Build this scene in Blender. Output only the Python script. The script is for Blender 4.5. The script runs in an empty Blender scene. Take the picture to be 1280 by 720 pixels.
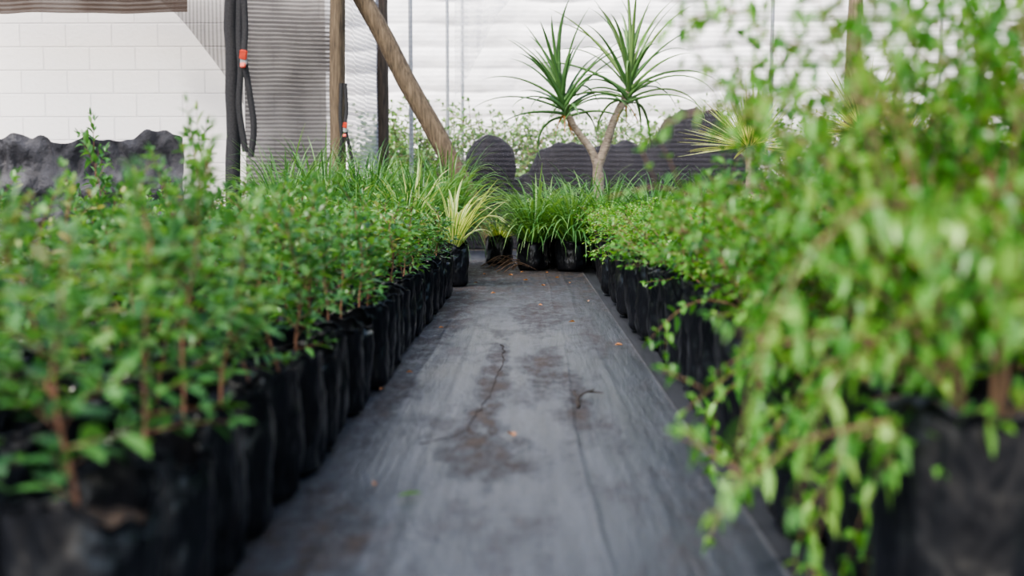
import bpy, math, random
from mathutils import Vector, Matrix, noise
random.seed(7)
R=random.random
def U(a,b): return random.uniform(a,b)
sc=bpy.context.scene
COL=sc.collection
V=Vector

# ------------------------------------------------------------------ materials
def new_mat(name):
    m=bpy.data.materials.new(name); m.use_nodes=True
    nt=m.node_tree; nt.nodes.clear()
    return m,nt,nt.nodes,nt.links
def ramp(N,stops,interp='LINEAR'):
    r=N.new('ShaderNodeValToRGB'); cr=r.color_ramp; cr.interpolation=interp
    while len(cr.elements)>1: cr.elements.remove(cr.elements[0])
    cr.elements[0].position=stops[0][0]; cr.elements[0].color=(*stops[0][1],1)
    for p,c in stops[1:]:
        e=cr.elements.new(p); e.color=(*c,1)
    return r
def math_n(N,L,op,a,b=None,clamp=False):
    n=N.new('ShaderNodeMath'); n.operation=op; n.use_clamp=clamp
    for i,v in enumerate((a,b)):
        if v is None: continue
        if isinstance(v,(int,float)): n.inputs[i].default_value=v
        else: L.new(v,n.inputs[i])
    return n.outputs[0]
def mixc(N,L,f,a,b,bt='MIX'):
    n=N.new('ShaderNodeMix'); n.data_type='RGBA'; n.blend_type=bt
    if isinstance(f,(int,float)): n.inputs[0].default_value=f
    else: L.new(f,n.inputs[0])
    for s,v in ((6,a),(7,b)):
        if isinstance(v,tuple): n.inputs[s].default_value=(*v,1)
        else: L.new(v,n.inputs[s])
    return n.outputs[2]
def noise_n(N,L,scale,detail=4,rough=.55,vec=None,sx=None):
    t=N.new('ShaderNodeTexNoise'); t.inputs['Scale'].default_value=scale
    t.inputs['Detail'].default_value=detail; t.inputs['Roughness'].default_value=rough
    if vec is None:
        tc=N.new('ShaderNodeTexCoord'); vec=tc.outputs['Object']
    if sx:
        mp=N.new('ShaderNodeMapping'); mp.inputs['Scale'].default_value=sx
        L.new(vec,mp.inputs[0]); vec=mp.outputs[0]
    L.new(vec,t.inputs['Vector'])
    return t.outputs['Fac']
def out(N,L,sh):
    o=N.new('ShaderNodeOutputMaterial'); L.new(sh,o.inputs[0])
def bump(N,L,h,strength,dist=.01):
    b=N.new('ShaderNodeBump'); b.inputs['Strength'].default_value=strength; b.inputs['Distance'].default_value=dist
    L.new(h,b.inputs['Height']); return b.outputs[0]

def leaf_mat(name,stops,rough=.42,trans=.35,margin=None,vein=None,tc=(1.5,1.4,.55)):
    m,nt,N,L=new_mat(name)
    g=N.new('ShaderNodeNewGeometry'); oi=N.new('ShaderNodeObjectInfo')
    v=math_n(N,L,'MULTIPLY',g.outputs['Random Per Island'],.7)
    v=math_n(N,L,'ADD',v,math_n(N,L,'MULTIPLY',oi.outputs['Random'],.3))
    r=ramp(N,stops); L.new(v,r.inputs[0]); col=r.outputs[0]
    at=N.new('ShaderNodeAttribute'); at.attribute_name='across'
    ab=math_n(N,L,'ABSOLUTE',at.outputs['Fac'])
    if margin:
        f=math_n(N,L,'GREATER_THAN',ab,.5)
        col=mixc(N,L,f,col,margin)
    if vein:
        f=math_n(N,L,'LESS_THAN',ab,.09)
        col=mixc(N,L,math_n(N,L,'MULTIPLY',f,.5),col,vein)
    p=N.new('ShaderNodeBsdfPrincipled'); L.new(col,p.inputs['Base Color'])
    p.inputs['Roughness'].default_value=rough
    t=N.new('ShaderNodeBsdfTranslucent')
    tcol=mixc(N,L,1.0,col,tc,'MULTIPLY'); L.new(tcol,t.inputs[0])
    mx=N.new('ShaderNodeMixShader'); mx.inputs[0].default_value=trans
    L.new(p.outputs[0],mx.inputs[1]); L.new(t.outputs[0],mx.inputs[2]); out(N,L,mx.outputs[0])
    return m
M_SAP=leaf_mat('sapling_leaf',[(0,(.024,.09,.034)),(.4,(.058,.175,.052)),(.74,(.13,.3,.08)),(.87,(.26,.42,.13)),(.94,(.37,.32,.15)),(1,(.36,.15,.08))],.32,.36,vein=(.2,.36,.13))
M_SHR=leaf_mat('shrub_leaf',[(0,(.025,.1,.022)),(.35,(.062,.21,.038)),(.7,(.15,.36,.06)),(.93,(.34,.52,.13)),(.975,(.44,.5,.15)),(1,(.5,.2,.07))],.3,.38,vein=(.22,.42,.1))
M_GRS=leaf_mat('grass_leaf',[(0,(.03,.1,.03)),(.5,(.075,.2,.055)),(1,(.22,.38,.12))],.34,.32)
M_VAR=leaf_mat('variegated_leaf',[(0,(.13,.27,.06)),(1,(.24,.42,.12))],.4,.35,margin=(.75,.76,.38))
M_YUC=leaf_mat('yucca_leaf',[(0,(.1,.26,.07)),(1,(.25,.42,.12))],.4,.3,margin=(.88,.86,.42))
M_ALO=leaf_mat('aloe_leaf',[(0,(.085,.19,.065)),(.6,(.14,.28,.09)),(1,(.3,.43,.15))],.36,.2)
M_HED=leaf_mat('hedge_leaf',[(0,(.05,.15,.04)),(.5,(.1,.24,.07)),(1,(.22,.36,.12))],.5,.35)
M_DRY=leaf_mat('dry_leaf',[(0,(.28,.12,.05)),(1,(.55,.25,.1))],.6,.2)

def simple(name,c1,c2,scale=20,rough=.7,bs=.3,sx=None,metal=0,bd=.01,detail=4,spec=.5):
    m,nt,N,L=new_mat(name)
    nz=noise_n(N,L,scale,detail,sx=sx)
    r=ramp(N,[(.3,c1),(.7,c2)]); L.new(nz,r.inputs[0])
    p=N.new('ShaderNodeBsdfPrincipled'); L.new(r.outputs[0],p.inputs['Base Color'])
    p.inputs['Roughness'].default_value=rough; p.inputs['Metallic'].default_value=metal
    p.inputs['Specular IOR Level'].default_value=spec
    L.new(bump(N,L,nz,bs,bd),p.inputs['Normal']); out(N,L,p.outputs[0])
    return m
M_BAG=simple('black_polybag',(.003,.0035,.005),(.009,.01,.013),11,.3,1,(1,1,.5),bd=.03,detail=3,spec=.45)
M_SOIL=simple('potting_soil',(.014,.009,.006),(.06,.038,.025),70,.95,1)
M_STEM=simple('brown_stem',(.1,.045,.026),(.24,.12,.07),60,.7,.3)
M_STALK=simple('dry_stalk',(.05,.03,.02),(.16,.1,.06),60,.8,.3)
M_STEMG=simple('green_brown_stem',(.12,.07,.04),(.24,.14,.08),60,.7,.3)
M_TRUNK=simple('aloe_bark',(.12,.09,.07),(.33,.27,.21),26,.8,.6,(1,1,3))
M_WOOD=simple('weathered_pole_wood',(.045,.033,.022),(.17,.125,.08),9,.85,.8,(6,6,.7))
M_DARKWOOD=simple('dark_pole_wood',(.03,.024,.018),(.09,.068,.05),9,.85,.6,(6,6,.7))
M_STEEL=simple('grey_steel',(.25,.27,.29),(.36,.38,.4),8,.45,.1,metal=.4)
M_PILE=simple('black_plastic',(.002,.002,.003),(.005,.005,.007),6,.7,.6,bd=.04,spec=.12)
M_TARP=simple('dark_grey_tarp',(.02,.02,.024),(.065,.065,.075),9,.7,1,bd=.04)
M_STRAP=simple('black_webbing',(.008,.008,.01),(.025,.025,.028),80,.8,.3)
M_RED=simple('red_plastic',(.5,.05,.03),(.65,.09,.05),30,.4,.1)
M_WHITEP=simple('white_painted_wood',(.6,.6,.58),(.8,.8,.78),12,.6,.3)

def mat_puffy():
    m,nt,N,L=new_mat('white_quilted_plastic')
    nz=noise_n(N,L,2.2,5,sx=(1,1,3))
    r=ramp(N,[(.3,(.87,.86,.88)),(.7,(.96,.95,.95))]); L.new(nz,r.inputs[0])
    p=N.new('ShaderNodeBsdfPrincipled'); L.new(r.outputs[0],p.inputs['Base Color']); p.inputs['Roughness'].default_value=.5
    L.new(bump(N,L,noise_n(N,L,6,4),.35,.05),p.inputs['Normal']); out(N,L,p.outputs[0]); return m
M_PUFF=mat_puffy()
def mat_block():
    m,nt,N,L=new_mat('white_painted_block')
    tc=N.new('ShaderNodeTexCoord'); sp=N.new('ShaderNodeSeparateXYZ'); L.new(tc.outputs['Object'],sp.inputs[0])
    cb=N.new('ShaderNodeCombineXYZ'); L.new(sp.outputs[0],cb.inputs[0]); L.new(sp.outputs[2],cb.inputs[1])
    b=N.new('ShaderNodeTexBrick'); L.new(cb.outputs[0],b.inputs['Vector'])
    b.inputs['Scale'].default_value=1; b.inputs['Brick Width'].default_value=.4; b.inputs['Row Height'].default_value=.2
    b.inputs['Mortar Size'].default_value=.008; b.inputs['Mortar Smooth'].default_value=.6
    b.inputs['Color1'].default_value=(.96,.925,.9,1); b.inputs['Color2'].default_value=(.92,.89,.87,1); b.inputs['Mortar'].default_value=(.76,.73,.73,1)
    nz=noise_n(N,L,25,4)
    p=N.new('ShaderNodeBsdfPrincipled'); p.inputs['Roughness'].default_value=.85
    L.new(mixc(N,L,math_n(N,L,'MULTIPLY',nz,.12),b.outputs['Color'],(.7,.68,.66)),p.inputs['Base Color'])
    h=math_n(N,L,'SUBTRACT',nz,math_n(N,L,'MULTIPLY',b.outputs['Fac'],1.5))
    L.new(bump(N,L,h,.4,.01),p.inputs['Normal']); out(N,L,p.outputs[0]); return m
M_BLOCK=mat_block()
def mat_net(name,col,dens,axis=2,freq=60,trl=.5,amp=.16,blot=.3):
    m,nt,N,L=new_mat(name)
    tc=N.new('ShaderNodeTexCoord'); sp=N.new('ShaderNodeSeparateXYZ'); L.new(tc.outputs['Object'],sp.inputs[0])
    nz=noise_n(N,L,1.5,3)
    ph=math_n(N,L,'ADD',math_n(N,L,'MULTIPLY',sp.outputs[axis],freq*6.283),math_n(N,L,'MULTIPLY',nz,5))
    s=math_n(N,L,'SINE',ph)
    f=math_n(N,L,'ADD',math_n(N,L,'MULTIPLY',s,amp),dens)
    f=math_n(N,L,'ADD',f,math_n(N,L,'MULTIPLY',math_n(N,L,'SUBTRACT',nz,.5),blot),True)
    d=N.new('ShaderNodeBsdfDiffuse'); d.inputs[0].default_value=(*col,1)
    t=N.new('ShaderNodeBsdfTranslucent'); t.inputs[0].default_value=(*col,1)
    a=N.new('ShaderNodeMixShader'); a.inputs[0].default_value=trl; L.new(d.outputs[0],a.inputs[1]); L.new(t.outputs[0],a.inputs[2])
    tr=N.new('ShaderNodeBsdfTransparent')
    mx=N.new('ShaderNodeMixShader'); L.new(f,mx.inputs[0]); L.new(tr.outputs[0],mx.inputs[1]); L.new(a.outputs[0],mx.inputs[2])
    out(N,L,mx.outputs[0]); return m
M_NETB=mat_net('grey_shade_net',(.22,.21,.24),.19,2,22,amp=.08,blot=.12)
M_NETA=mat_net('dark_shade_net',(.085,.08,.08),.84,2,30,amp=.1,blot=.6)
M_NETS=mat_net('pale_side_net',(.34,.34,.37),.64,2,26)
M_NETD=mat_net('dark_drape_net',(.06,.055,.06),.58,0,30,amp=.12)
M_NETR=mat_net('roof_shade_net',(.3,.31,.33),.42,0,40,amp=.1)
M_NETBR=mat_net('brown_rolled_net',(.08,.06,.05),.94,2,30,amp=.05)

def mat_weed():
    m,nt,N,L=new_mat('woven_weed_mat')
    tc=N.new('ShaderNodeTexCoord'); Vv=tc.outputs['Object']
    sp=N.new('ShaderNodeSeparateXYZ'); L.new(Vv,sp.inputs[0])
    st=noise_n(N,L,7,6,.65,Vv,(5,.35,1)); st2=noise_n(N,L,2.2,5,.6,Vv,(1.3,.6,1)); fine=noise_n(N,L,90,3,.6,Vv,(2.5,.25,1))
    base=ramp(N,[(.25,(.008,.01,.015)),(.5,(.022,.026,.037)),(.78,(.07,.078,.1))]); L.new(st,base.inputs[0])
    col=base.outputs[0]
    f2=ramp(N,[(.38,(0,0,0)),(.72,(1,1,1))]); L.new(st2,f2.inputs[0])
    col=mixc(N,L,math_n(N,L,'MULTIPLY',f2.outputs[0],.32),col,(.11,.115,.13))
    col=mixc(N,L,math_n(N,L,'MULTIPLY',fine,.35),col,(.01,.012,.016))
    dn=noise_n(N,L,3.6,8,.72,Vv,(1.6,.6,1)); dm=ramp(N,[(.5,(0,0,0)),(.68,(1,1,1))]); L.new(dn,dm.inputs[0])
    far=N.new('ShaderNodeMapRange'); far.inputs[1].default_value=4.4; far.inputs[2].default_value=7.2; far.inputs[3].default_value=0; far.inputs[4].default_value=1
    L.new(sp.outputs[1],far.inputs[0])
    n2=noise_n(N,L,9,9,.8,Vv,(1.8,.8,1))
    def blob(cx,cy,rx,ry,k=1):
        a=math_n(N,L,'DIVIDE',math_n(N,L,'SUBTRACT',sp.outputs[0],cx),rx); b=math_n(N,L,'DIVIDE',math_n(N,L,'SUBTRACT',sp.outputs[1],cy),ry)
        r2=math_n(N,L,'ADD',math_n(N,L,'MULTIPLY',a,a),math_n(N,L,'MULTIPLY',b,b))
        q=math_n(N,L,'SUBTRACT',1,r2)
        q=math_n(N,L,'ADD',math_n(N,L,'MULTIPLY',q,.45),math_n(N,L,'MULTIPLY',math_n(N,L,'SUBTRACT',n2,.5),4.2))
        rim=math_n(N,L,'SUBTRACT',1.6,r2,True)
        return math_n(N,L,'MULTIPLY',math_n(N,L,'MULTIPLY',math_n(N,L,'MULTIPLY',q,1,True),rim,True),k)
    tot=math_n(N,L,'MULTIPLY',dm.outputs[0],.6)
    for b in ((-.09,2.3,.1,.26,1),(-.42,1.7,.17,.38,1),(.05,3.45,.07,.45,1),(.13,3.0,.04,.5,1),(-.10,3.3,.045,1.0,1),(-.13,2.6,.045,.3,1),(.06,5.0,.14,.7,.8),(-.35,5.2,.1,1.6,1),(.25,4.2,.05,.8,.6),(-.38,3.0,.06,.9,.8)):
        tot=math_n(N,L,'ADD',tot,blob(*b),True)
    fd=ramp(N,[(.42,(0,0,0)),(.6,(1,1,1))]); L.new(n2,fd.inputs[0])
    tot=math_n(N,L,'ADD',tot,math_n(N,L,'MULTIPLY',fd.outputs[0],far.outputs[0]),True)
    dirt=ramp(N,[(.35,(.02,.013,.01)),(.7,(.065,.044,.034))]); L.new(noise_n(N,L,30,5),dirt.inputs[0])
    col=mixc(N,L,math_n(N,L,'MULTIPLY',tot,.88),col,dirt.outputs[0])
    e=math_n(N,L,'GREATER_THAN',sp.outputs[0],.375)
    col=mixc(N,L,math_n(N,L,'MULTIPLY',e,.22),col,(.22,.22,.24))
    p=N.new('ShaderNodeBsdfPrincipled'); L.new(col,p.inputs['Base Color'])
    rr=math_n(N,L,'ADD',math_n(N,L,'MULTIPLY',f2.outputs[0],.12),math_n(N,L,'ADD',.36,math_n(N,L,'MULTIPLY',tot,.45))); L.new(rr,p.inputs['Roughness'])
    h=math_n(N,L,'ADD',st,math_n(N,L,'MULTIPLY',tot,.8)); h=math_n(N,L,'ADD',h,math_n(N,L,'MULTIPLY',fine,.5))
    L.new(bump(N,L,h,.5,.008),p.inputs['Normal']); out(N,L,p.outputs[0]); return m
M_WEED=mat_weed()
M_FLOOR=simple('dark_ground_cloth',(.01,.012,.016),(.028,.03,.038),6,.6,.4,(4,.5,1))
M_OUT=simple('dry_earth',(.12,.1,.07),(.25,.2,.15),5,.95,.5)

# ------------------------------------------------------------------ mesh builder
class MB:
    def __init__(s): s.v=[]; s.f=[]; s.a=[]
    def mesh(s,name,mat,smooth=True):
        me=bpy.data.meshes.new(name); me.from_pydata(s.v,[],s.f)
        if len(s.a)==len(s.v):
            at=me.attributes.new('across','FLOAT','POINT'); at.data.foreach_set('value',s.a)
        if smooth: me.polygons.foreach_set('use_smooth',[True]*len(me.polygons))
        me.materials.append(mat); me.update(); return me
    def leaf(s,p,d,L,W,droop=.25,fold=.25,wide=.45):
        d=d.normalized(); up=Vector((U(-.35,.35),U(-.35,.35),1))
        sd=d.cross(up)
        if sd.length<.05: sd=Vector((1,0,0))
        sd.normalize(); n=sd.cross(d)
        b=len(s.v)
        def c(t): return p+d*L*t-Vector((0,0,droop*L*t*t))
        rows=[(.22,.62),(wide,1),(.76,.66)]
        s.v.append(tuple(c(0))); s.a.append(0)
        for t,w in rows:
            q=c(t); w=w*W*.5
            s.v+= [tuple(q-sd*w+n*w*fold*2),tuple(q),tuple(q+sd*w+n*w*fold*2)]; s.a+=[-1,0,1]
        s.v.append(tuple(c(1))); s.a.append(0)
        s.f+=[(b,b+2,b+1),(b,b+3,b+2)]
        for i in (1,4):
            s.f+=[(b+i,b+i+1,b+i+4,b+i+3),(b+i+1,b+i+2,b+i+5,b+i+4)]
        s.f+=[(b+7,b+8,b+10),(b+8,b+9,b+10)]
    def tube(s,pts,rad,n=5,cap=True):
        b=len(s.v); m=len(pts)
        for i,p in enumerate(pts):
            d=(pts[min(i+1,m-1)]-pts[max(i-1,0)]).normalized()
            x=d.cross(Vector((0,1,.13)))
            if x.length<.05: x=d.cross(Vector((1,0,0)))
            x.normalize(); y=d.cross(x)
            r=rad[i]
            for k in range(n):
                a=2*math.pi*k/n
                s.v.append(tuple(p+x*math.cos(a)*r+y*math.sin(a)*r)); s.a.append(0)
        for i in range(m-1):
            for k in range(n):
                k2=(k+1)%n
                s.f.append((b+i*n+k,b+i*n+k2,b+(i+1)*n+k2,b+(i+1)*n+k))
        if cap:
            s.f.append(tuple(b+k for k in reversed(range(n)))); s.f.append(tuple(b+(m-1)*n+k for k in range(n)))
    def blade(s,p,az,el,L,W,bend,seg=7,fold=.3,thick=0,prof='grass',twist=0):
        h=Vector((math.cos(az),math.sin(az),0)); sd=Vector((-math.sin(az),math.cos(az),0))
        sd=(sd+Vector((0,0,twist))).normalized()
        b=len(s.v); q=p.copy(); a=el; st=L/seg
        nc=4 if thick else 3
        for i in range(seg+1):
            t=i/seg
            if prof=='grass': w=W*.5*min(1,.55+t*1.5)*(1-t**2.5)+.0006
            else: w=W*.5*(1-t)**.75+.0008
            d=h*math.cos(a)+Vector((0,0,math.sin(a))); n=-h*math.sin(a)+Vector((0,0,math.cos(a)))
            s.v+=[tuple(q-sd*w+n*w*fold),tuple(q),tuple(q+sd*w+n*w*fold)]; s.a+=[-1,0,1]
            if thick: s.v.append(tuple(q-n*thick*(1-t)-n*.0005)); s.a.append(0)
            q=q+d*st; a-=bend/seg*(.4+1.2*t)
        for i in range(seg):
            o=b+i*nc; o2=o+nc
            s.f+=[(o,o+1,o2+1,o2),(o+1,o+2,o2+2,o2+1)]
            if thick: s.f+=[(o+2,o+3,o2+3,o2+2),(o+3,o,o2,o2+3)]
def maxz(me): return max(v.co.z for v in me.vertices)

def obj(name,me,loc=(0,0,0),parent=None,rot=None,label=None,cat=None,group=None,kind=None):
    o=bpy.data.objects.new(name,me); COL.objects.link(o); o.location=loc
    if rot: o.rotation_euler=rot
    if parent: o.parent=parent
    if label: o['label']=label
    if cat: o['category']=cat
    if group: o['group']=group
    if kind: o['kind']=kind
    return o

# ------------------------------------------------------------------ plant meshes
def shoot(ms,ml,p,d,length,r,LL,LW,level,grav,bare=.0,pairs=True,dens=.022,split=.35,lift=.5):
    n=max(3,int(length/dens)); st=length/n; pts=[p.copy()]; rad=[r]; q=p.copy(); d=d.normalized(); k0=U(0,6.28)
    for i in range(1,n+1):
        t=i/n
        d=(d+Vector((U(-.13,.13),U(-.13,.13),U(-.1,.1)-grav*st*6))).normalized()
        q=q+d*st; pts.append(q.copy()); rad.append(r*(1-.75*t))
        if t<bare: continue
        x=d.cross(Vector((0,0,1)))
        if x.length<.1: x=Vector((1,0,0))
        x.normalize(); y=d.cross(x)
        k0+=1.57+U(-.3,.3)
        for s in ((0,math.pi) if pairs else (0,)):
            a=k0+s; o=x*math.cos(a)+y*math.sin(a)
            g=U(.65,1.1)*(1-.35*t if t>.8 else 1)
            ml.leaf(q,o+d*lift+Vector((0,0,U(0,.35))),LL*g,LW*g,U(.05,.4),U(.1,.4))
        if level>0 and R()<split and t<.85:
            a=U(0,6.28); o=x*math.cos(a)+y*math.sin(a)
            shoot(ms,ml,q,d*.7+o+Vector((0,0,.25)),length*U(.3,.55)*(1-.4*t),r*.55,LL*.92,LW*.92,level-1,grav,0.12,pairs,dens,split*.7,lift)
    ml.leaf(q,d,LL*.7,LW*.6,.1,.3); ml.leaf(q,d+Vector((U(-.5,.5),U(-.5,.5),0)),LL*.6,LW*.5,.1,.3)
    ms.tube(pts,rad,5)

def sapling_mesh(i):
    ms,ml=MB(),MB(); h=U(.31,.44)
    n=14; q=Vector((0,0,-.02)); d=Vector((U(-.09,.09),U(-.09,.09),1)); pts=[q.copy()]; rad=[.0033]
    for k in range(1,n+1):
        t=k/n; d=(d+Vector((U(-.1,.1),U(-.1,.1),0))).normalized(); q=q+d*((h+.02)/n); pts.append(q.copy()); rad.append(.0033*(1-.7*t))
        if t<.3:
            if R()<.6 and t>.08: shoot(ms,ml,q,Vector((U(-1,1),U(-1,1),.35)),U(.05,.11),.0014,.046,.02,0,.3,.15,True,.024,0,.55)
            continue
        for j in range(1 if R()<.7 else 2):
            a=U(0,6.28); o=Vector((math.cos(a),math.sin(a),U(.5,1.4)))
            if t<.95: shoot(ms,ml,q,o,U(.05,.15)*(1.15-.5*t),.0016,.05,.021,0,.0,.15,True,.025,0,.6)
        if k%2:
            for s in (0,3.14):
                a=k*1.57+s; ml.leaf(q,Vector((math.cos(a),math.sin(a),.5)),.056,.023,.3,.25)
    for j in range(2): shoot(ms,ml,q,Vector((U(-.4,.4),U(-.4,.4),1)),U(.06,.13),.0016,.04,.016,0,0,0,True,.022,0,.9)
    ms.tube(pts,rad,6)
    return ms.mesh('sapling_stem',M_STEM),ml.mesh('sapling_foliage',M_SAP)
SAPS=[sapling_mesh(i) for i in range(12)]

def shrub_mesh(i,h=.32,spread=.8,n=9,LL=.031,LW=.018,trail=2,mat=None,split=.42,sprawl=0,dens=.024):
    ms,ml=MB(),MB()
    for k in range(n):
        a=2*math.pi*k/n+U(-.3,.3); e=U(.25,1)*spread
        shoot(ms,ml,Vector((math.cos(a)*.02,math.sin(a)*.02,-.015)),Vector((math.cos(a)*e,math.sin(a)*e,U(.75,1.1))),h*U(.75,1.2),.0035,LL,LW,2,U(.1,.4),.12,True,dens,split)
    for k in range(trail):
        a=U(0,6.28)
        shoot(ms,ml,Vector((math.cos(a)*.02,math.sin(a)*.02,0)),Vector((math.cos(a),math.sin(a),.8)),h*U(.9,1.15),.003,LL,LW,1,1.1,.2,True,dens,.3)
    for k in range(sprawl):
        a=2*math.pi*k/sprawl+U(-.3,.3)
        shoot(ms,ml,Vector((math.cos(a)*.03,math.sin(a)*.03,0)),Vector((math.cos(a),math.sin(a),U(.25,.7))),U(.26,.42),.003,LL,LW,2,U(.35,.8),.15,True,dens,.4)
    return ms.mesh('shrub_stem',M_STEMG),ml.mesh('shrub_foliage',mat or M_SHR)
SHRUBS=[shrub_mesh(i,.3,.8,10,trail=1 if i%2 else 0,sprawl=1) for i in range(6)]
COMPACT=[shrub_mesh(i,.28,.65,10,trail=1 if i%2 else 0,sprawl=0) for i in range(4)]
TALLS=[shrub_mesh(i,.62,.5,9,.034,.02,0,None,.38,8,.026) for i in range(5)]

def grass_mesh(n,L,W,mat,bend=(1.2,2.4),el=(.75,1.5),rb=.03,prof='grass',nm='foliage',seg=7):
    m=MB()
    for k in range(n):
        a=U(0,6.28); rr=rb*math.sqrt(R()); e=U(*el)
        m.blade(Vector((math.cos(a)*rr,math.sin(a)*rr,-.01)),a+U(-.4,.4),e,L*U(.65,1.1),W*U(.8,1.15),U(*bend),seg,.3,0,prof,U(-.3,.3))
    return m.mesh(nm,mat)
GRASS=[grass_mesh(260,.6,.012,M_GRS,(1.1,2.6),(.6,1.52),rb=.06,seg=8) for _ in range(4)]
VARS=[grass_mesh(52,.42,.019,M_VAR,(.3,2.0),(.7,1.52),.03) for _ in range(2)]
YUCS=[grass_mesh(130,.42,.026,M_YUC,(.0,.3),(-.2,1.5),.03,'spike') for _ in range(2)]

def bag_mesh(Rr,H,seed):
    m=MB(); n=36; rows=16
    lean=V((noise.noise(V((seed,1,0)))*.08,noise.noise(V((seed,5,0)))*.08,0))
    def ring(r,z,wz=0,wr=1,top=0):
        for k in range(n):
            a=2*math.pi*k/n; c,s_=math.cos(a),math.sin(a)
            nz=noise.noise(Vector((c*1.3+seed*7,s_*1.3,z*9)))
            nz2=noise.noise(Vector((c*4+seed*3,s_*4,z*30)))
            nz3=1-abs(noise.noise(Vector((c*3+z*14+seed,s_*3-z*9,z*18))))*2
            rr=r*(1+.11*nz*wr+.05*nz2*wr+.03*nz3*wr+.02*math.cos(4*a+seed)*wr+top*.07*noise.noise(V((c*5,s_*5,seed*2.))))
            zz=z+wz*(.018*math.sin(2*a+seed)+.022*noise.noise(Vector((c*2.5,s_*2.5,seed)))+.008*noise.noise(V((c*7,s_*7,seed))))
            m.v.append((c*rr+lean.x*z,s_*rr+lean.y*z,zz)); m.a.append(0)
    ring(Rr*.5,.0,0,.2); ring(Rr*.86,.001,0,.5)
    for i in range(1,rows+1):
        t=i/rows
        r=Rr*(.95+.05*math.sin(min(1,t*1.6)*math.pi*.5)) if t<.85 else Rr*(1-.02*(t-.85)/.15)
        ring(r,H*t,1 if t>.92 else (.4 if t>.85 else 0),1,1 if t>.9 else 0)
    ring(Rr*.985,H*.996,1,1,1); ring(Rr*.965,H*.93,.5); ring(Rr*.93,H-.05,0)
    tot=len(m.v)//n
    for i in range(tot-1):
        for k in range(n):
            k2=(k+1)%n; m.f.append((i*n+k,i*n+k2,(i+1)*n+k2,(i+1)*n+k))
    m.f.append(tuple(reversed(range(n))))
    return m.mesh('polybag',M_BAG)
def soil_mesh(Rr):
    m=MB(); n=20; m.v.append((0,0,.006)); 
    for j in (1,2,3,4):
        for k in range(n):
            a=6.283*k/n; r=Rr*j/4
            m.v.append((math.cos(a)*r,math.sin(a)*r,.006*noise.noise(Vector((a*3,r*60,Rr*9)))+(.004 if j<4 else -.004)))
    for k in range(n): m.f.append((0,1+k,1+(k+1)%n))
    for j in range(3):
        for k in range(n):
            k2=(k+1)%n; m.f.append((1+j*n+k,1+(j+1)*n+k,1+(j+1)*n+k2,1+j*n+k2))
    return m.mesh('soil',M_SOIL)
BAG_S=[bag_mesh(.084,.22,s) for s in range(6)]; SOIL_S=soil_mesh(.076)
BAG_L=[bag_mesh(.115,.31,s+9) for s in range(6)]; SOIL_L=soil_mesh(.105)
BAG_M=[bag_mesh(.105,.21,s+19) for s in range(4)]; SOIL_M=soil_mesh(.096)

def plant(name,label,cat,group,x,y,bag,soil,H,parts,hs=1,ws=1,tilt=.03,z=0):
    e=obj(name,None,(x,y,z),rot=(0,0,U(0,6.28)),label=label,cat=cat,group=group)
    e.empty_display_size=.05
    obj('nursery_bag',bag,(0,0,0),e,rot=(0,0,U(0,6.28)))
    obj('soil',soil,(0,0,H-.036),e)
    rt=(U(-tilt,tilt),U(-tilt,tilt),U(0,6.28))
    for nm,me in parts:
        c=obj(nm,me,(0,0,H-.034),e,rot=rt); c.scale=(ws,ws,hs)
    return e

# left bed
y=1.0
SZ={s[1].name:maxz(s[1]) for s in SAPS+SHRUBS+TALLS+COMPACT}
while y<6.05:
    for i in range(8):
        x=-.5-.185*i+U(-.012,.012)+(0 if i else .01)
        if x<-.481*y-.12: continue
        if y>3.2 and i>5: continue
        if y<1.18 and i<1 : continue
        s=random.choice(SAPS)
        top=U(.52,.65)
        if y<3: top+=.01
        if y>4.4: top=U(.5,.57)
        if i==0: top-=.03
        if i>=3 and y<4.4: top-=.03
        if R()<.1 and y<4.4: top+=.1
        hs=(top-.19)/SZ[s[1].name]
        plant('potted_sapling','leafy green sapling with reddish-brown stem in black plastic bag','potted plant','saplings in the bed of black bags',
              x,y+U(-.012,.012),random.choice(BAG_S),SOIL_S,.22,(('stem',s[0]),('foliage',s[1])),hs,U(.9,1.1),.08)
    y+=.188
for (x,y,top) in ((-.92,2.98,.80),(-.78,2.45,.77),(-1.62,4.05,.86),(-1.3,3.3,.74),(-.62,1.8,.68)):
    s=random.choice(SAPS); plant('potted_sapling','taller leafy sapling rising above its neighbours in black bag','potted plant','saplings in the bed of black bags',x,y,BAG_S[0],SOIL_S,.22,(('stem',s[0]),('foliage',s[1])),(top-.19)/SZ[s[1].name],.9,.02)

# right bed
y=1.25
while y<7.2:
    for i in range(6):
        x=.53+.262*i+U(-.02,.02)
        if x>.455*y+.16: continue
        if i>3 and y<3.5: continue
        if y<1.7: top=1.16
        elif y<1.9: top=.95
        elif y<2.4: top=.66 if i==0 else .76+.02*i
        elif y<3.0: top=.57+.05*i
        elif y<4.0: top=.53+.035*i
        else: top=.5+.02*i
        if y<1.9 and i==0: top-=.06
        tall= top>.72
        s=random.choice(TALLS if tall else (COMPACT if (i==0 and (R()<.6 or y<2.7)) else SHRUBS))
        hs=(top-.28)/SZ[s[1].name]*U(.92,1.08)
        lab='bushy green shrub with small glossy leaves spilling over a black bag' if not tall else 'tall bushy green shrub with glossy leaves in black bag'
        plant('potted_shrub',lab,'potted plant','shrubs in the bed of black bags',x,y+U(-.02,.02),random.choice(BAG_L),SOIL_L,.31,(('stem',s[0]),('foliage',s[1])),hs,(U(.95,1.15) if not tall else U(.75,.92)),.05)
    y+=.262

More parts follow.
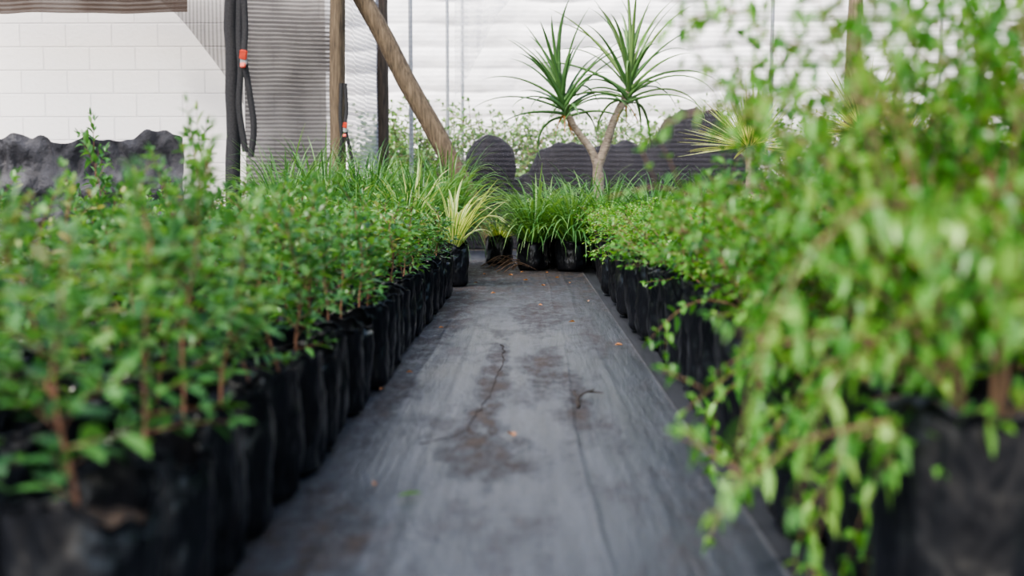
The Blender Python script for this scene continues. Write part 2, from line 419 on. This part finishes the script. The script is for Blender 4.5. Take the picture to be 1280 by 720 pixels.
def grass(x,y,sc=1,w=1):
    g=random.choice(GRASS)
    plant('potted_grass','clump of arching dark green strap-leaved grass in black bag','potted plant','strap-leaved grass clumps at the end of the aisle',x,y,random.choice(BAG_M),SOIL_M,.21,(('foliage',g),),sc,w,.08)
for (x,y) in [(-.68,7.15),(-.98,7.1),(-1.28,7.05),(-1.58,7.1),(-.56,7.6),(-.86,7.6),(-1.16,7.55),(-1.46,7.6),(-1.76,7.5),(-.62,8.1),(-.94,8.15),(-1.26,8.1),(-.74,6.55),(-1.02,6.6)]:
    grass(x,y,U(1.35,1.6) if y>7 else 1.1,.9)
for (x,y) in [(.03,7.8),(.3,7.7),(.56,7.75),(.84,7.7),(.15,8.2),(.45,8.25),(.95,8.25),(1.2,7.95),(1.45,8.2)]:
    grass(x,y,U(1.02,1.2),1.0)
plant('potted_variegated_grass','upright cream-striped strap-leaved plant in small black bag','potted plant','variegated plants',-.44,6.45,bag_mesh(.085,.25,31),SOIL_S,.25,(('foliage',VARS[0]),),1.2,1.0,.02)
plant('potted_variegated_grass','cream-striped strap-leaved plant among green grass clumps','potted plant','variegated plants',-.72,6.85,BAG_M[0],SOIL_M,.21,(('foliage',VARS[1]),),1.5,1,.02)
plant('potted_variegated_grass','cream-striped strap-leaved plant among green grass clumps','potted plant','variegated plants',-.22,8.4,BAG_M[1],SOIL_M,.21,(('foliage',VARS[1]),),.6,.8,.02)
for (x,y,h,sc_) in [(1.5,7.5,.86,1.1),(2.2,7.3,.95,1.15),(2.65,7.9,.9,1.0)]:
    e=obj('potted_yucca',None,(x,y,0),label='spiky yucca with cream-edged stiff leaves on short trunk',cat='potted plant',group='yuccas beside the shrub bed')
    obj('nursery_bag',BAG_L[2],(0,0,0),e); obj('soil',SOIL_L,(0,0,.278),e)
    t=MB(); t.tube([Vector((0,0,.26)),Vector((.01,0,.6)),Vector((0,.01,h+.03))],[.04,.034,.03],10); obj('trunk',t.mesh('yucca_trunk',M_TRUNK),(0,0,0),e)
    f=obj('foliage',YUCS[0],(0,0,h),e,rot=(0,0,x)); f.scale=(sc_,)*3

# ------------------------------------------------------------------ tree aloe
AX,AY=.55,8.75
e=obj('tree_aloe',None,(AX,AY,0),label='forked tree aloe with two rosettes of long curved leaves',cat='plant')
obj('nursery_bag',bag_mesh(.16,.36,77),(0,0,0),e); obj('soil',soil_mesh(.15),(0,0,.325),e)
t=MB()
def curve(pts,n=14):
    o=[]
    for i in range(len(pts)-1):
        p0=pts[max(i-1,0)];p1=pts[i];p2=pts[i+1];p3=pts[min(i+2,len(pts)-1)]
        for k in range(n):
            u=k/n; o.append(.5*((2*p1)+(p2-p0)*u+(2*p0-5*p1+4*p2-p3)*u*u+(3*p1-p0-3*p2+p3)*u**3))
    o.append(pts[-1]); return o
c=curve([V((0,0,.3)),V((.01,0,.55)),V((.0,0,.8))],5); t.tube(c,[.05-.01*i/len(c)+.003*math.sin(i*2) for i in range(len(c))],12)
LTOP=V((-.265,0,1.22)); RTOP=V((.24,.0,1.33))
c=curve([V((.0,0,.74)),V((-.05,0,.88)),V((-.17,.01,1.04)),LTOP],6); t.tube(c,[.034-.012*i/len(c)+.002*math.sin(i*2.3) for i in range(len(c))],12)
c=curve([V((.0,0,.74)),V((.06,0,.9)),V((.13,-.01,1.12)),RTOP],6); t.tube(c,[.038-.01*i/len(c)+.002*math.sin(i*2.3) for i in range(len(c))],12)
obj('trunk',t.mesh('aloe_trunk',M_TRUNK),(0,0,0),e)
def rosette(n,L,seed):
    random.seed(seed); m=MB(); ga=2.39996
    for k in range(n):
        t=k/n
        el=-.1+1.3*t**1.05+U(-.18,.18); b=U(.5,1.15)*(1.7-1.0*t)
        if t<.3: b*=1.3
        m.blade(Vector((0,0,-.09+.24*t)),k*ga+U(-.25,.25),el+.35,L*U(.8,1.15)*(.9+.1*math.sin(t*3.1)),.046*U(.85,1.1),b,12,.5,.007,'spike',U(-.2,.2))
    return m.mesh('rosette',M_ALO)
obj('leaf_rosette',rosette(38,.72,3),LTOP,e,rot=(0,-.18,0)); obj('leaf_rosette',rosette(42,.78,5),RTOP,e,rot=(0,.12,1.0))
m=MB()
for k in range(6):
    m.blade(Vector((0,0,0)),U(0,6.28),-.9,U(.16,.26),.02,.6,6,.6,0,'spike',.3)
me=m.mesh('dry',M_DRY)
obj('withered_leaves',me,RTOP+V((-.02,0,-.08)),e,label='dry brown hanging leaves'); obj('withered_leaves',me,LTOP+V((0,0,-.06)),e,rot=(0,0,1),label='dry brown hanging leaves')
random.seed(21)

# ------------------------------------------------------------------ ground
def grid(name,mat,x0,x1,y0,y1,nx,ny,zf,thick=0):
    m=MB()
    for j in range(ny+1):
        for i in range(nx+1):
            x=x0+(x1-x0)*i/nx; yy=y0+(y1-y0)*j/ny; m.v.append((x,yy,zf(x,yy)))
    for j in range(ny):
        for i in range(nx):
            a=j*(nx+1)+i; m.f.append((a,a+1,a+nx+2,a+nx+1))
    return m.mesh(name,mat)
obj('floor',grid('floor',M_FLOOR,-7,7,-1.5,10.6,4,4,lambda x,y:-.012),kind='structure',label='dark woven ground cloth under the plant beds',cat='floor')
obj('floor.001',grid('floor',M_OUT,-12,14,10.6,22,2,2,lambda x,y:-.014),kind='structure',label='bare earth beyond the net',cat='ground')
def zmat(x,y):
    z=.0015*noise.noise(V((x*3,y*.7,0)))
    for cx,w,h,f in ((.122,.006,.005,.6),(-.21,.01,.003,.8),(.23,.012,.003,.5),(-.33,.01,.003,1.1)):
        dx=x-cx-.035*noise.noise(V((y*f,cx*9,0)))-.005*noise.noise(V((y*6,cx,0)))
        z+=h*math.exp(-(dx/w)**2)*max(0,min(1,.45+1.2*noise.noise(V((y*.8,cx*5,3)))))
    if x<=-.62 or x>=.384: return -.0105
    return z-.004
obj('weed_mat',grid('weed_mat',M_WEED,-.63,.386,-1,8.9,260,400,zmat),label='long dark grey woven weed mat covering the aisle, streaked with dirt',cat='ground mat')

def tubeobj(name,pts,r,mat,label,cat,group=None,n=6,side=(),jit=0):
    m=MB(); c=curve([V(p) for p in pts],6); k=len(c)
    c=[p+V((noise.noise(p*40)*jit,0,0)) for p in c]
    m.tube(c,[r*(1-.6*i/k)*U(.85,1.15) for i in range(k)],n)
    for sp_ in side:
        c=curve([V(p) for p in sp_],4); m.tube(c,[r*.6*(1-.6*i/len(c)) for i in range(len(c))],n)
    o0=V(pts[0]); m.v=[tuple(V(v)-o0) for v in m.v]
    return obj(name,m.mesh(name,mat),o0,label=label,cat=cat,group=group)
M_TWIG=simple('dark_twig',(.012,.008,.006),(.04,.026,.02),40,.8,.5)
tubeobj('twig',[(.13,2.78,.002),(.134,2.87,.006),(.16,2.93,.012),(.205,2.95,.006)],.0045,M_TWIG,'small dark forked twig lying on the weed mat','twig',side=[[(.134,2.87,.006),(.124,2.95,.01),(.137,3.0,.004)],[(.16,2.93,.012),(.185,3.0,.008)]])
tubeobj('mat_crack',[(-.095,3.95,-.0025),(-.08,3.6,-.002),(-.092,3.3,-.0025),(-.105,2.95,-.0025),(-.128,2.72,-.002),(-.15,2.5,-.0025),(-.235,2.38,-.0025)],.0018,M_TWIG,'long thin dark crack line running along the weed mat','crack',jit=.014)  # thin dark tube added to stand for a crack line in the mat
leafm=[]
for k in range(3):
    m=MB(); m.leaf(V((0,0,.004)),V((1,0,.12)),.04,.022,.1,.4); leafm.append(m)
LM=[m.mesh('fallen',M_DRY) for m in leafm]
m=MB(); m.leaf(V((0,0,.004)),V((1,.1,.05)),.05,.017,.05,.3); LG=m.mesh('fallen_green',M_SAP)
for (px,py) in [(-.37,3.3),(-.285,2.03),(-.03,2.42),(-.41,3.0),(-.45,2.6),(.05,5.3),(-.2,5.9),(.1,6.4),(.2,7.0),(-.1,7.2),(.0,6.8),(-.3,6.6),(.25,6.6),(.3,5.5),(-.05,7.5),(.12,7.45),(-.3,7.3),(.31,3.9),(-.36,4.4),(.2,4.6)]:
    o=obj('fallen_leaf',random.choice(LM),(px,py,.001),rot=(0,0,U(0,6.28)),label='dry orange-brown fallen leaf on the weed mat',cat='leaf',group='fallen leaves on the mat'); o.scale=(U(.5,.85),)*3
obj('fallen_leaf',LG,(-.235,1.93,.001),rot=(0,0,.4),label='green fallen leaf on the weed mat',cat='leaf',group='fallen leaves on the mat')
for k in range(16):
    a=U(-.1,.9); x=-.4+U(0,.3); y=7.5+U(0,.8)
    tubeobj('dry_stalk',[(x,y,.003),(x+.14*math.cos(a),y+.14*math.sin(a),.03+U(0,.06)),(x+.3*math.cos(a),y+.3*math.sin(a),.006)],.0035,M_STALK,'dry brown stalk lying on the ground by the pole','stalk','dry stalks by the pole',5)

# ------------------------------------------------------------------ walls
obj('wall_left',grid('blocks',M_BLOCK,-7,-1.75,0,1,2,1,lambda x,y:0),kind='structure',label='white painted concrete block wall',cat='wall')
w=bpy.data.objects['wall_left']; me=w.data
for v in me.vertices: v.co=(v.co.x,0,0 if v.co.y<.5 else 3.6)
w.location=(0,9.6,0)
def vgrid(name,mat,p0,p1,z0,z1,nx,nz,off):
    m=MB(); p0=V((*p0,0)); p1=V((*p1,0)); d=(p1-p0); n=V((-d.y,d.x,0)).normalized(); o0=V((p0.x,p0.y,0))
    for j in range(nz+1):
        for i in range(nx+1):
            s=i/nx; t=j/nz; z=(z0(s) if callable(z0) else z0); z=z+((z1-z)*t)
            q=p0+d*s+n*off(s,z)-o0; m.v.append((q.x,q.y,z))
    for j in range(nz):
        for i in range(nx):
            a=j*(nx+1)+i; m.f.append((a,a+1,a+nx+2,a+nx+1))
    return m.mesh(name,mat),o0
def puff(s,z):
    x=s*14; zz=z+.08*noise.noise(V((x*.7,z*.9,0)))-.02*math.cos(6.283*x/1.45)
    seam=abs(math.sin(math.pi*x/1.45))**.2
    amp=.045+.03*noise.noise(V((x*.5,z*1.1,9)))
    return -(amp*abs(math.sin(zz/.31*math.pi))**.6*seam+.05*noise.noise(V((x*1.3,z*2.2,2)))+.01*noise.noise(V((x*4,z*5,5))))
me,o0=vgrid('quilt',M_PUFF,(-4.5,14.9),(9.5,14.9),-.02,5,400,220,puff)
obj('wall_back',me,o0,kind='structure',label='white plastic wall in horizontal puffed pleats',cat='wall')
def fl(a,f,sd): return lambda s,z: a*noise.noise(V((s*f,z*.8,sd)))
def net(mat,p0,p1,z0,z1,label,off,nm='shade_net'):
    me,o0=vgrid(nm,mat,p0,p1,z0,z1,60,30,off); return obj(nm,me,o0,label=label,cat='shade net')
net(M_NETB,(-1.36,10.4),(7.5,10.4),0,3.6,'grey see-through shade net stretched across the end of the tunnel',fl(.06,7,1))
net(M_NETA,(-2.26,8.82),(-1.58,8.95),0,2.6,'dark woven shade net hung between two posts',fl(.07,3,4))
net(M_NETS,(-1.47,8.95),(-1.37,10.35),0,2.6,'pale shade net closing the corner between wooden poles',fl(.05,4,8))
net(M_NETD,(-3.4,9.1),(-2.3,8.95),lambda s:2.3-1.05*s**1.7,2.62,'dark fine netting draped diagonally across the block wall',fl(.05,4,12))
net(M_NETBR,(-4.8,8.6),(-2.62,8.6),1.93,2.6,'brown rolled-up netting hanging above the block wall',fl(.08,6,15))
net(mat_net('white_drape_net',(.85,.85,.88),.45,2,15),(-.75,11.4),(-.15,11.3),lambda s:1.5+1.1*s,4,'white net sheet gathered behind the grey net',fl(.15,5,18))
me,o0=vgrid('tarp',M_TARP,(-4.9,9.3),(-2.9,9.25),0,1.06,80,30,lambda s,z:.12*noise.noise(V((s*9,z*4,1)))+.05*noise.noise(V((s*25,z*9,1))))
for v in me.vertices:
    if v.co.z>.05: v.co.z*=(.95+.12*noise.noise(V((v.co.x*2.5,0,5)))+.05*noise.noise(V((v.co.x*8,0,5))))
obj('tarp',me,o0,label='crumpled dark grey tarp slumped against the block wall',cat='tarp')
m=grid('roof',M_NETR,-5.5,5.5,-1.5,9.3,30,30,lambda x,y:2.75+.06*noise.noise(V((x*.5,y*.5,0))))
obj('ceiling',m,kind='structure',label='shade net roof over the plant beds',cat='roof')

def pole(name,a,b,r,mat,label,cat='pole',n=14,taper=.9,wob=.012,group=None):
    a=V(a);b=V(b); m=MB(); k=16
    m.tube([(b-a)*(i/k)+V((noise.noise(V((i*.4,r*99,0)))*wob,noise.noise(V((i*.4,r*99,5)))*wob,0)) for i in range(k+1)],[r*(1-(1-taper)*i/k)*(1+.05*noise.noise(V((i*.9,r*50,0)))) for i in range(k+1)],n)
    return obj(name,m.mesh(name,mat),a,label=label,cat=cat,group=group)
pole('wooden_pole',(-1.52,8.8,0),(-1.50,8.8,2.64),.066,M_WOOD,'upright weathered round wooden pole beside the netting')
pole('wooden_pole',(-1.36,10.25,0),(-1.33,10.25,3.2),.06,M_DARKWOOD,'upright dark wooden pole at the corner of the nets')
pole('wooden_pole',(-.2,8.98,0),(-1.6,8.98,2.6),.082,M_WOOD,'diagonal wooden brace pole leaning against the upright pole')
pole('wooden_pole',(2.92,10.1,0),(2.95,10.1,3.3),.07,M_WOOD,'upright brown wooden pole against the shade net')
pole('wrapped_pole',(-2.32,8.6,0),(-2.27,8.6,2.64),.06,M_STRAP,'slim black pole wrapped in netting',wob=.02)
pole('steel_pole',(-1.12,10.6,0),(-1.12,10.6,3.5),.022,M_STEEL,'thin grey steel upright behind the shade net',wob=.002,group='steel uprights')
for x,y in [(-.9,12.4),(-.78,13.2),(2.3,10.55),(4.6,12.5)]:
    pole('steel_pole',(x,y,0),(x,y,3.6),.02,M_STEEL,'thin grey steel upright behind the shade net',wob=.002,group='steel uprights')
def ribbon(pts,w,mat,nm):
    m=MB(); c=curve([V(p) for p in pts],8)
    for p in c: m.v+=[(p.x-w,p.y,p.z),(p.x+w,p.y,p.z),(p.x+w,p.y+.004,p.z),(p.x-w,p.y+.004,p.z)]
    for i in range(len(c)-1):
        for k in range(4): m.f.append((i*4+k,i*4+(k+1)%4,i*4+4+(k+1)%4,i*4+4+k))
    return m.mesh(nm,mat)
def boxm(sx,sy,sz,mat,nm,bev=.2):
    import bmesh
    bm=bmesh.new(); bmesh.ops.create_cube(bm,size=1)
    for v in bm.verts: v.co=(v.co.x*sx,v.co.y*sy,v.co.z*sz)
    bmesh.ops.bevel(bm,geom=bm.edges[:],offset=min(sx,sy,sz)*bev,segments=2,affect='EDGES')
    me=bpy.data.meshes.new(nm); bm.to_mesh(me); bm.free(); me.materials.append(mat); return me
def strap(x,y,z,h,label,s=1):
    e=obj('ratchet_strap',None,(x,y,z),label=label,cat='strap')
    obj('webbing',ribbon([(0,0,h*.7),(.01,-.01,h*.3),(.0,-.02,0),(.035,-.02,-h*.35),(.06,-.01,-h*.7),(.03,0,-h)],.024*s,M_STRAP,'webbing'),(0,0,0),e)
    obj('webbing',ribbon([(-.03,0,h*.7),(-.04,-.01,h*.2),(-.03,-.02,-.1),(-.05,-.01,-h*.5),(-.01,0,-h*.95)],.024*s,M_STRAP,'webbing'),(0,0,0),e)
    obj('buckle',boxm(.05*s,.035*s,.11*s,M_STEEL,'buckle'),(0,-.03,.0),e)
    obj('handle',boxm(.055*s,.03*s,.07*s,M_RED,'handle'),(.005,-.06,.02),e,rot=(.3,.2,0))
    obj('handle',boxm(.04*s,.03*s,.04*s,M_RED,'handle'),(.0,-.06,-.06),e,rot=(-.3,0,0))
strap(-2.17,8.5,1.57,.75,'black ratchet strap with red handle hanging by the slim pole')
strap(-1.435,8.7,1.05,.5,'small black strap with red buckle tied to the wooden pole',.6)
pole('plank',(-4.0,8.3,0),(-4.25,8.5,1.05),.05,M_WHITEP,'white painted plank leaning by the block wall','plank',n=4,taper=1,wob=0)

def bundle(x,y,sx,sy,z0,z1,seed,label,lump=.18):
    import bmesh
    bm=bmesh.new(); bmesh.ops.create_icosphere(bm,subdivisions=5,radius=1)
    for v in bm.verts:
        c=v.co.copy(); d=1+lump*noise.noise(c*1.3+V((seed,0,0)))+.05*noise.noise(c*3+V((seed,0,0)))+.012*noise.noise(c*9)
        q=c*d
        zz=q.z
        if zz<-.75: zz=-.75
        v.co=(q.x*sx,q.y*sy,(zz+.75)/1.75*(z1-z0))
    me=bpy.data.meshes.new('bundle'); bm.to_mesh(me); bm.free(); me.polygons.foreach_set('use_smooth',[True]*len(me.polygons)); me.materials.append(M_PILE)
    return obj('plastic_bundle',me,(x,y,z0),label=label,cat='plastic sheeting',group='black bundles behind the net')
bundle(-.37,10.85,.25,.25,.57,1.1,1,'round black plastic bundle resting on a lower heap',.05)
def heap(x0,x1,y,dep,prof,label,seed):
    m=MB(); nx,ny=110,24; w=x1-x0
    def H(s):
        for (a,ha),(b,hb) in zip(prof,prof[1:]):
            if a<=s<=b:
                u=(s-a)/(b-a); u=u*u*(3-2*u); return ha+(hb-ha)*u
        return 0
    for j in range(ny+1):
        t=j/ny*2-1
        for i in range(nx+1):
            s=i/nx; h=H(s)*(1+.04*noise.noise(V((s*w*6,t*1.5,seed)))+.02*noise.noise(V((s*w*16,t*3,seed))))
            fall=max(0,1-abs(t)**3.2)
            yy=dep*t*(1+.15*noise.noise(V((s*w*4,t*2,seed+4))))
            m.v.append((s*w,yy,max(0,h*fall)))
    for j in range(ny):
        for i in range(nx):
            a=j*(nx+1)+i; m.f.append((a,a+1,a+nx+2,a+nx+1))
    return obj('plastic_heap',m.mesh('heap',M_PILE),(x0,y,0),label=label,cat='plastic sheeting')
heap(-.85,2.4,11.05,.35,[(0,.0),(.06,.6),(.13,.72),(.22,.7),(.26,.74),(.3,.96),(.36,1.04),(.42,1.03),(.45,.99),(.5,1.02),(.57,1.06),(.62,1.0),(.645,1.06),(.69,1.3),(.76,1.38),(.83,1.35),(.88,1.2),(.905,.95),(.95,.8),(1,0)],'broad irregular heap of black plastic sheeting behind the net',3)
bundle(-1.05,11.0,.32,.28,0,.72,14,'low bundle of black plastic sheeting')

# hedge behind net, one continuous hedge
ms,ml=MB(),MB()
for k in range(28):
    x=-1.7+k*.28+U(-.1,.1); y=12.6+U(-.3,.3)
    for j in range(7):
        shoot(ms,ml,V((x,y,0)),V((U(-.35,.35),U(-.3,.3),1)),U(1.1,1.65),.01,.095,.055,1,.02,.3,True,.07,.6)
e=obj('hedge',None,(0,0,0),label='loose green hedge growing behind the shade net',cat='hedge',kind='stuff')
obj('stem',ms.mesh('hedge_stem',M_STEMG),(0,0,0),e); obj('foliage',ml.mesh('hedge_foliage',M_HED),(0,0,0),e)

# ------------------------------------------------------------------ light, world, camera
w=bpy.data.worlds.new('World'); sc.world=w; w.use_nodes=True; nt=w.node_tree; nt.nodes.clear()
sky=nt.nodes.new('ShaderNodeTexSky'); sky.sky_type='NISHITA'; sky.sun_disc=False; sky.sun_elevation=math.radians(48); sky.sun_rotation=math.radians(200); sky.dust_density=3; sky.air_density=1.0
bg=nt.nodes.new('ShaderNodeBackground'); bg.inputs[1].default_value=.54
nt.links.new(sky.outputs[0],bg.inputs[0]); o=nt.nodes.new('ShaderNodeOutputWorld'); nt.links.new(bg.outputs[0],o.inputs[0])
l=bpy.data.lights.new('sun','SUN'); l.energy=8.2; l.angle=math.radians(7); l.color=(1,.94,.84)
lo=bpy.data.objects.new('sun',l); COL.objects.link(lo); lo.location=(-3,-4,8)
lo.rotation_euler=V((.38,.42,-.85)).to_track_quat('-Z','Y').to_euler()
try:
    sc.view_settings.look='AgX - Medium High Contrast'
except Exception as ex: print(ex)

cam=bpy.data.cameras.new('camera'); co=bpy.data.objects.new('camera',cam); COL.objects.link(co)
cam.lens=38.6; cam.sensor_width=36; cam.clip_start=.05; cam.clip_end=200
co.location=(0,0,.55); co.rotation_euler=(math.radians(90-5.0),0,math.radians(.83))
cam.dof.use_dof=True; cam.dof.focus_distance=5.8; cam.dof.aperture_fstop=2.2
sc.camera=co
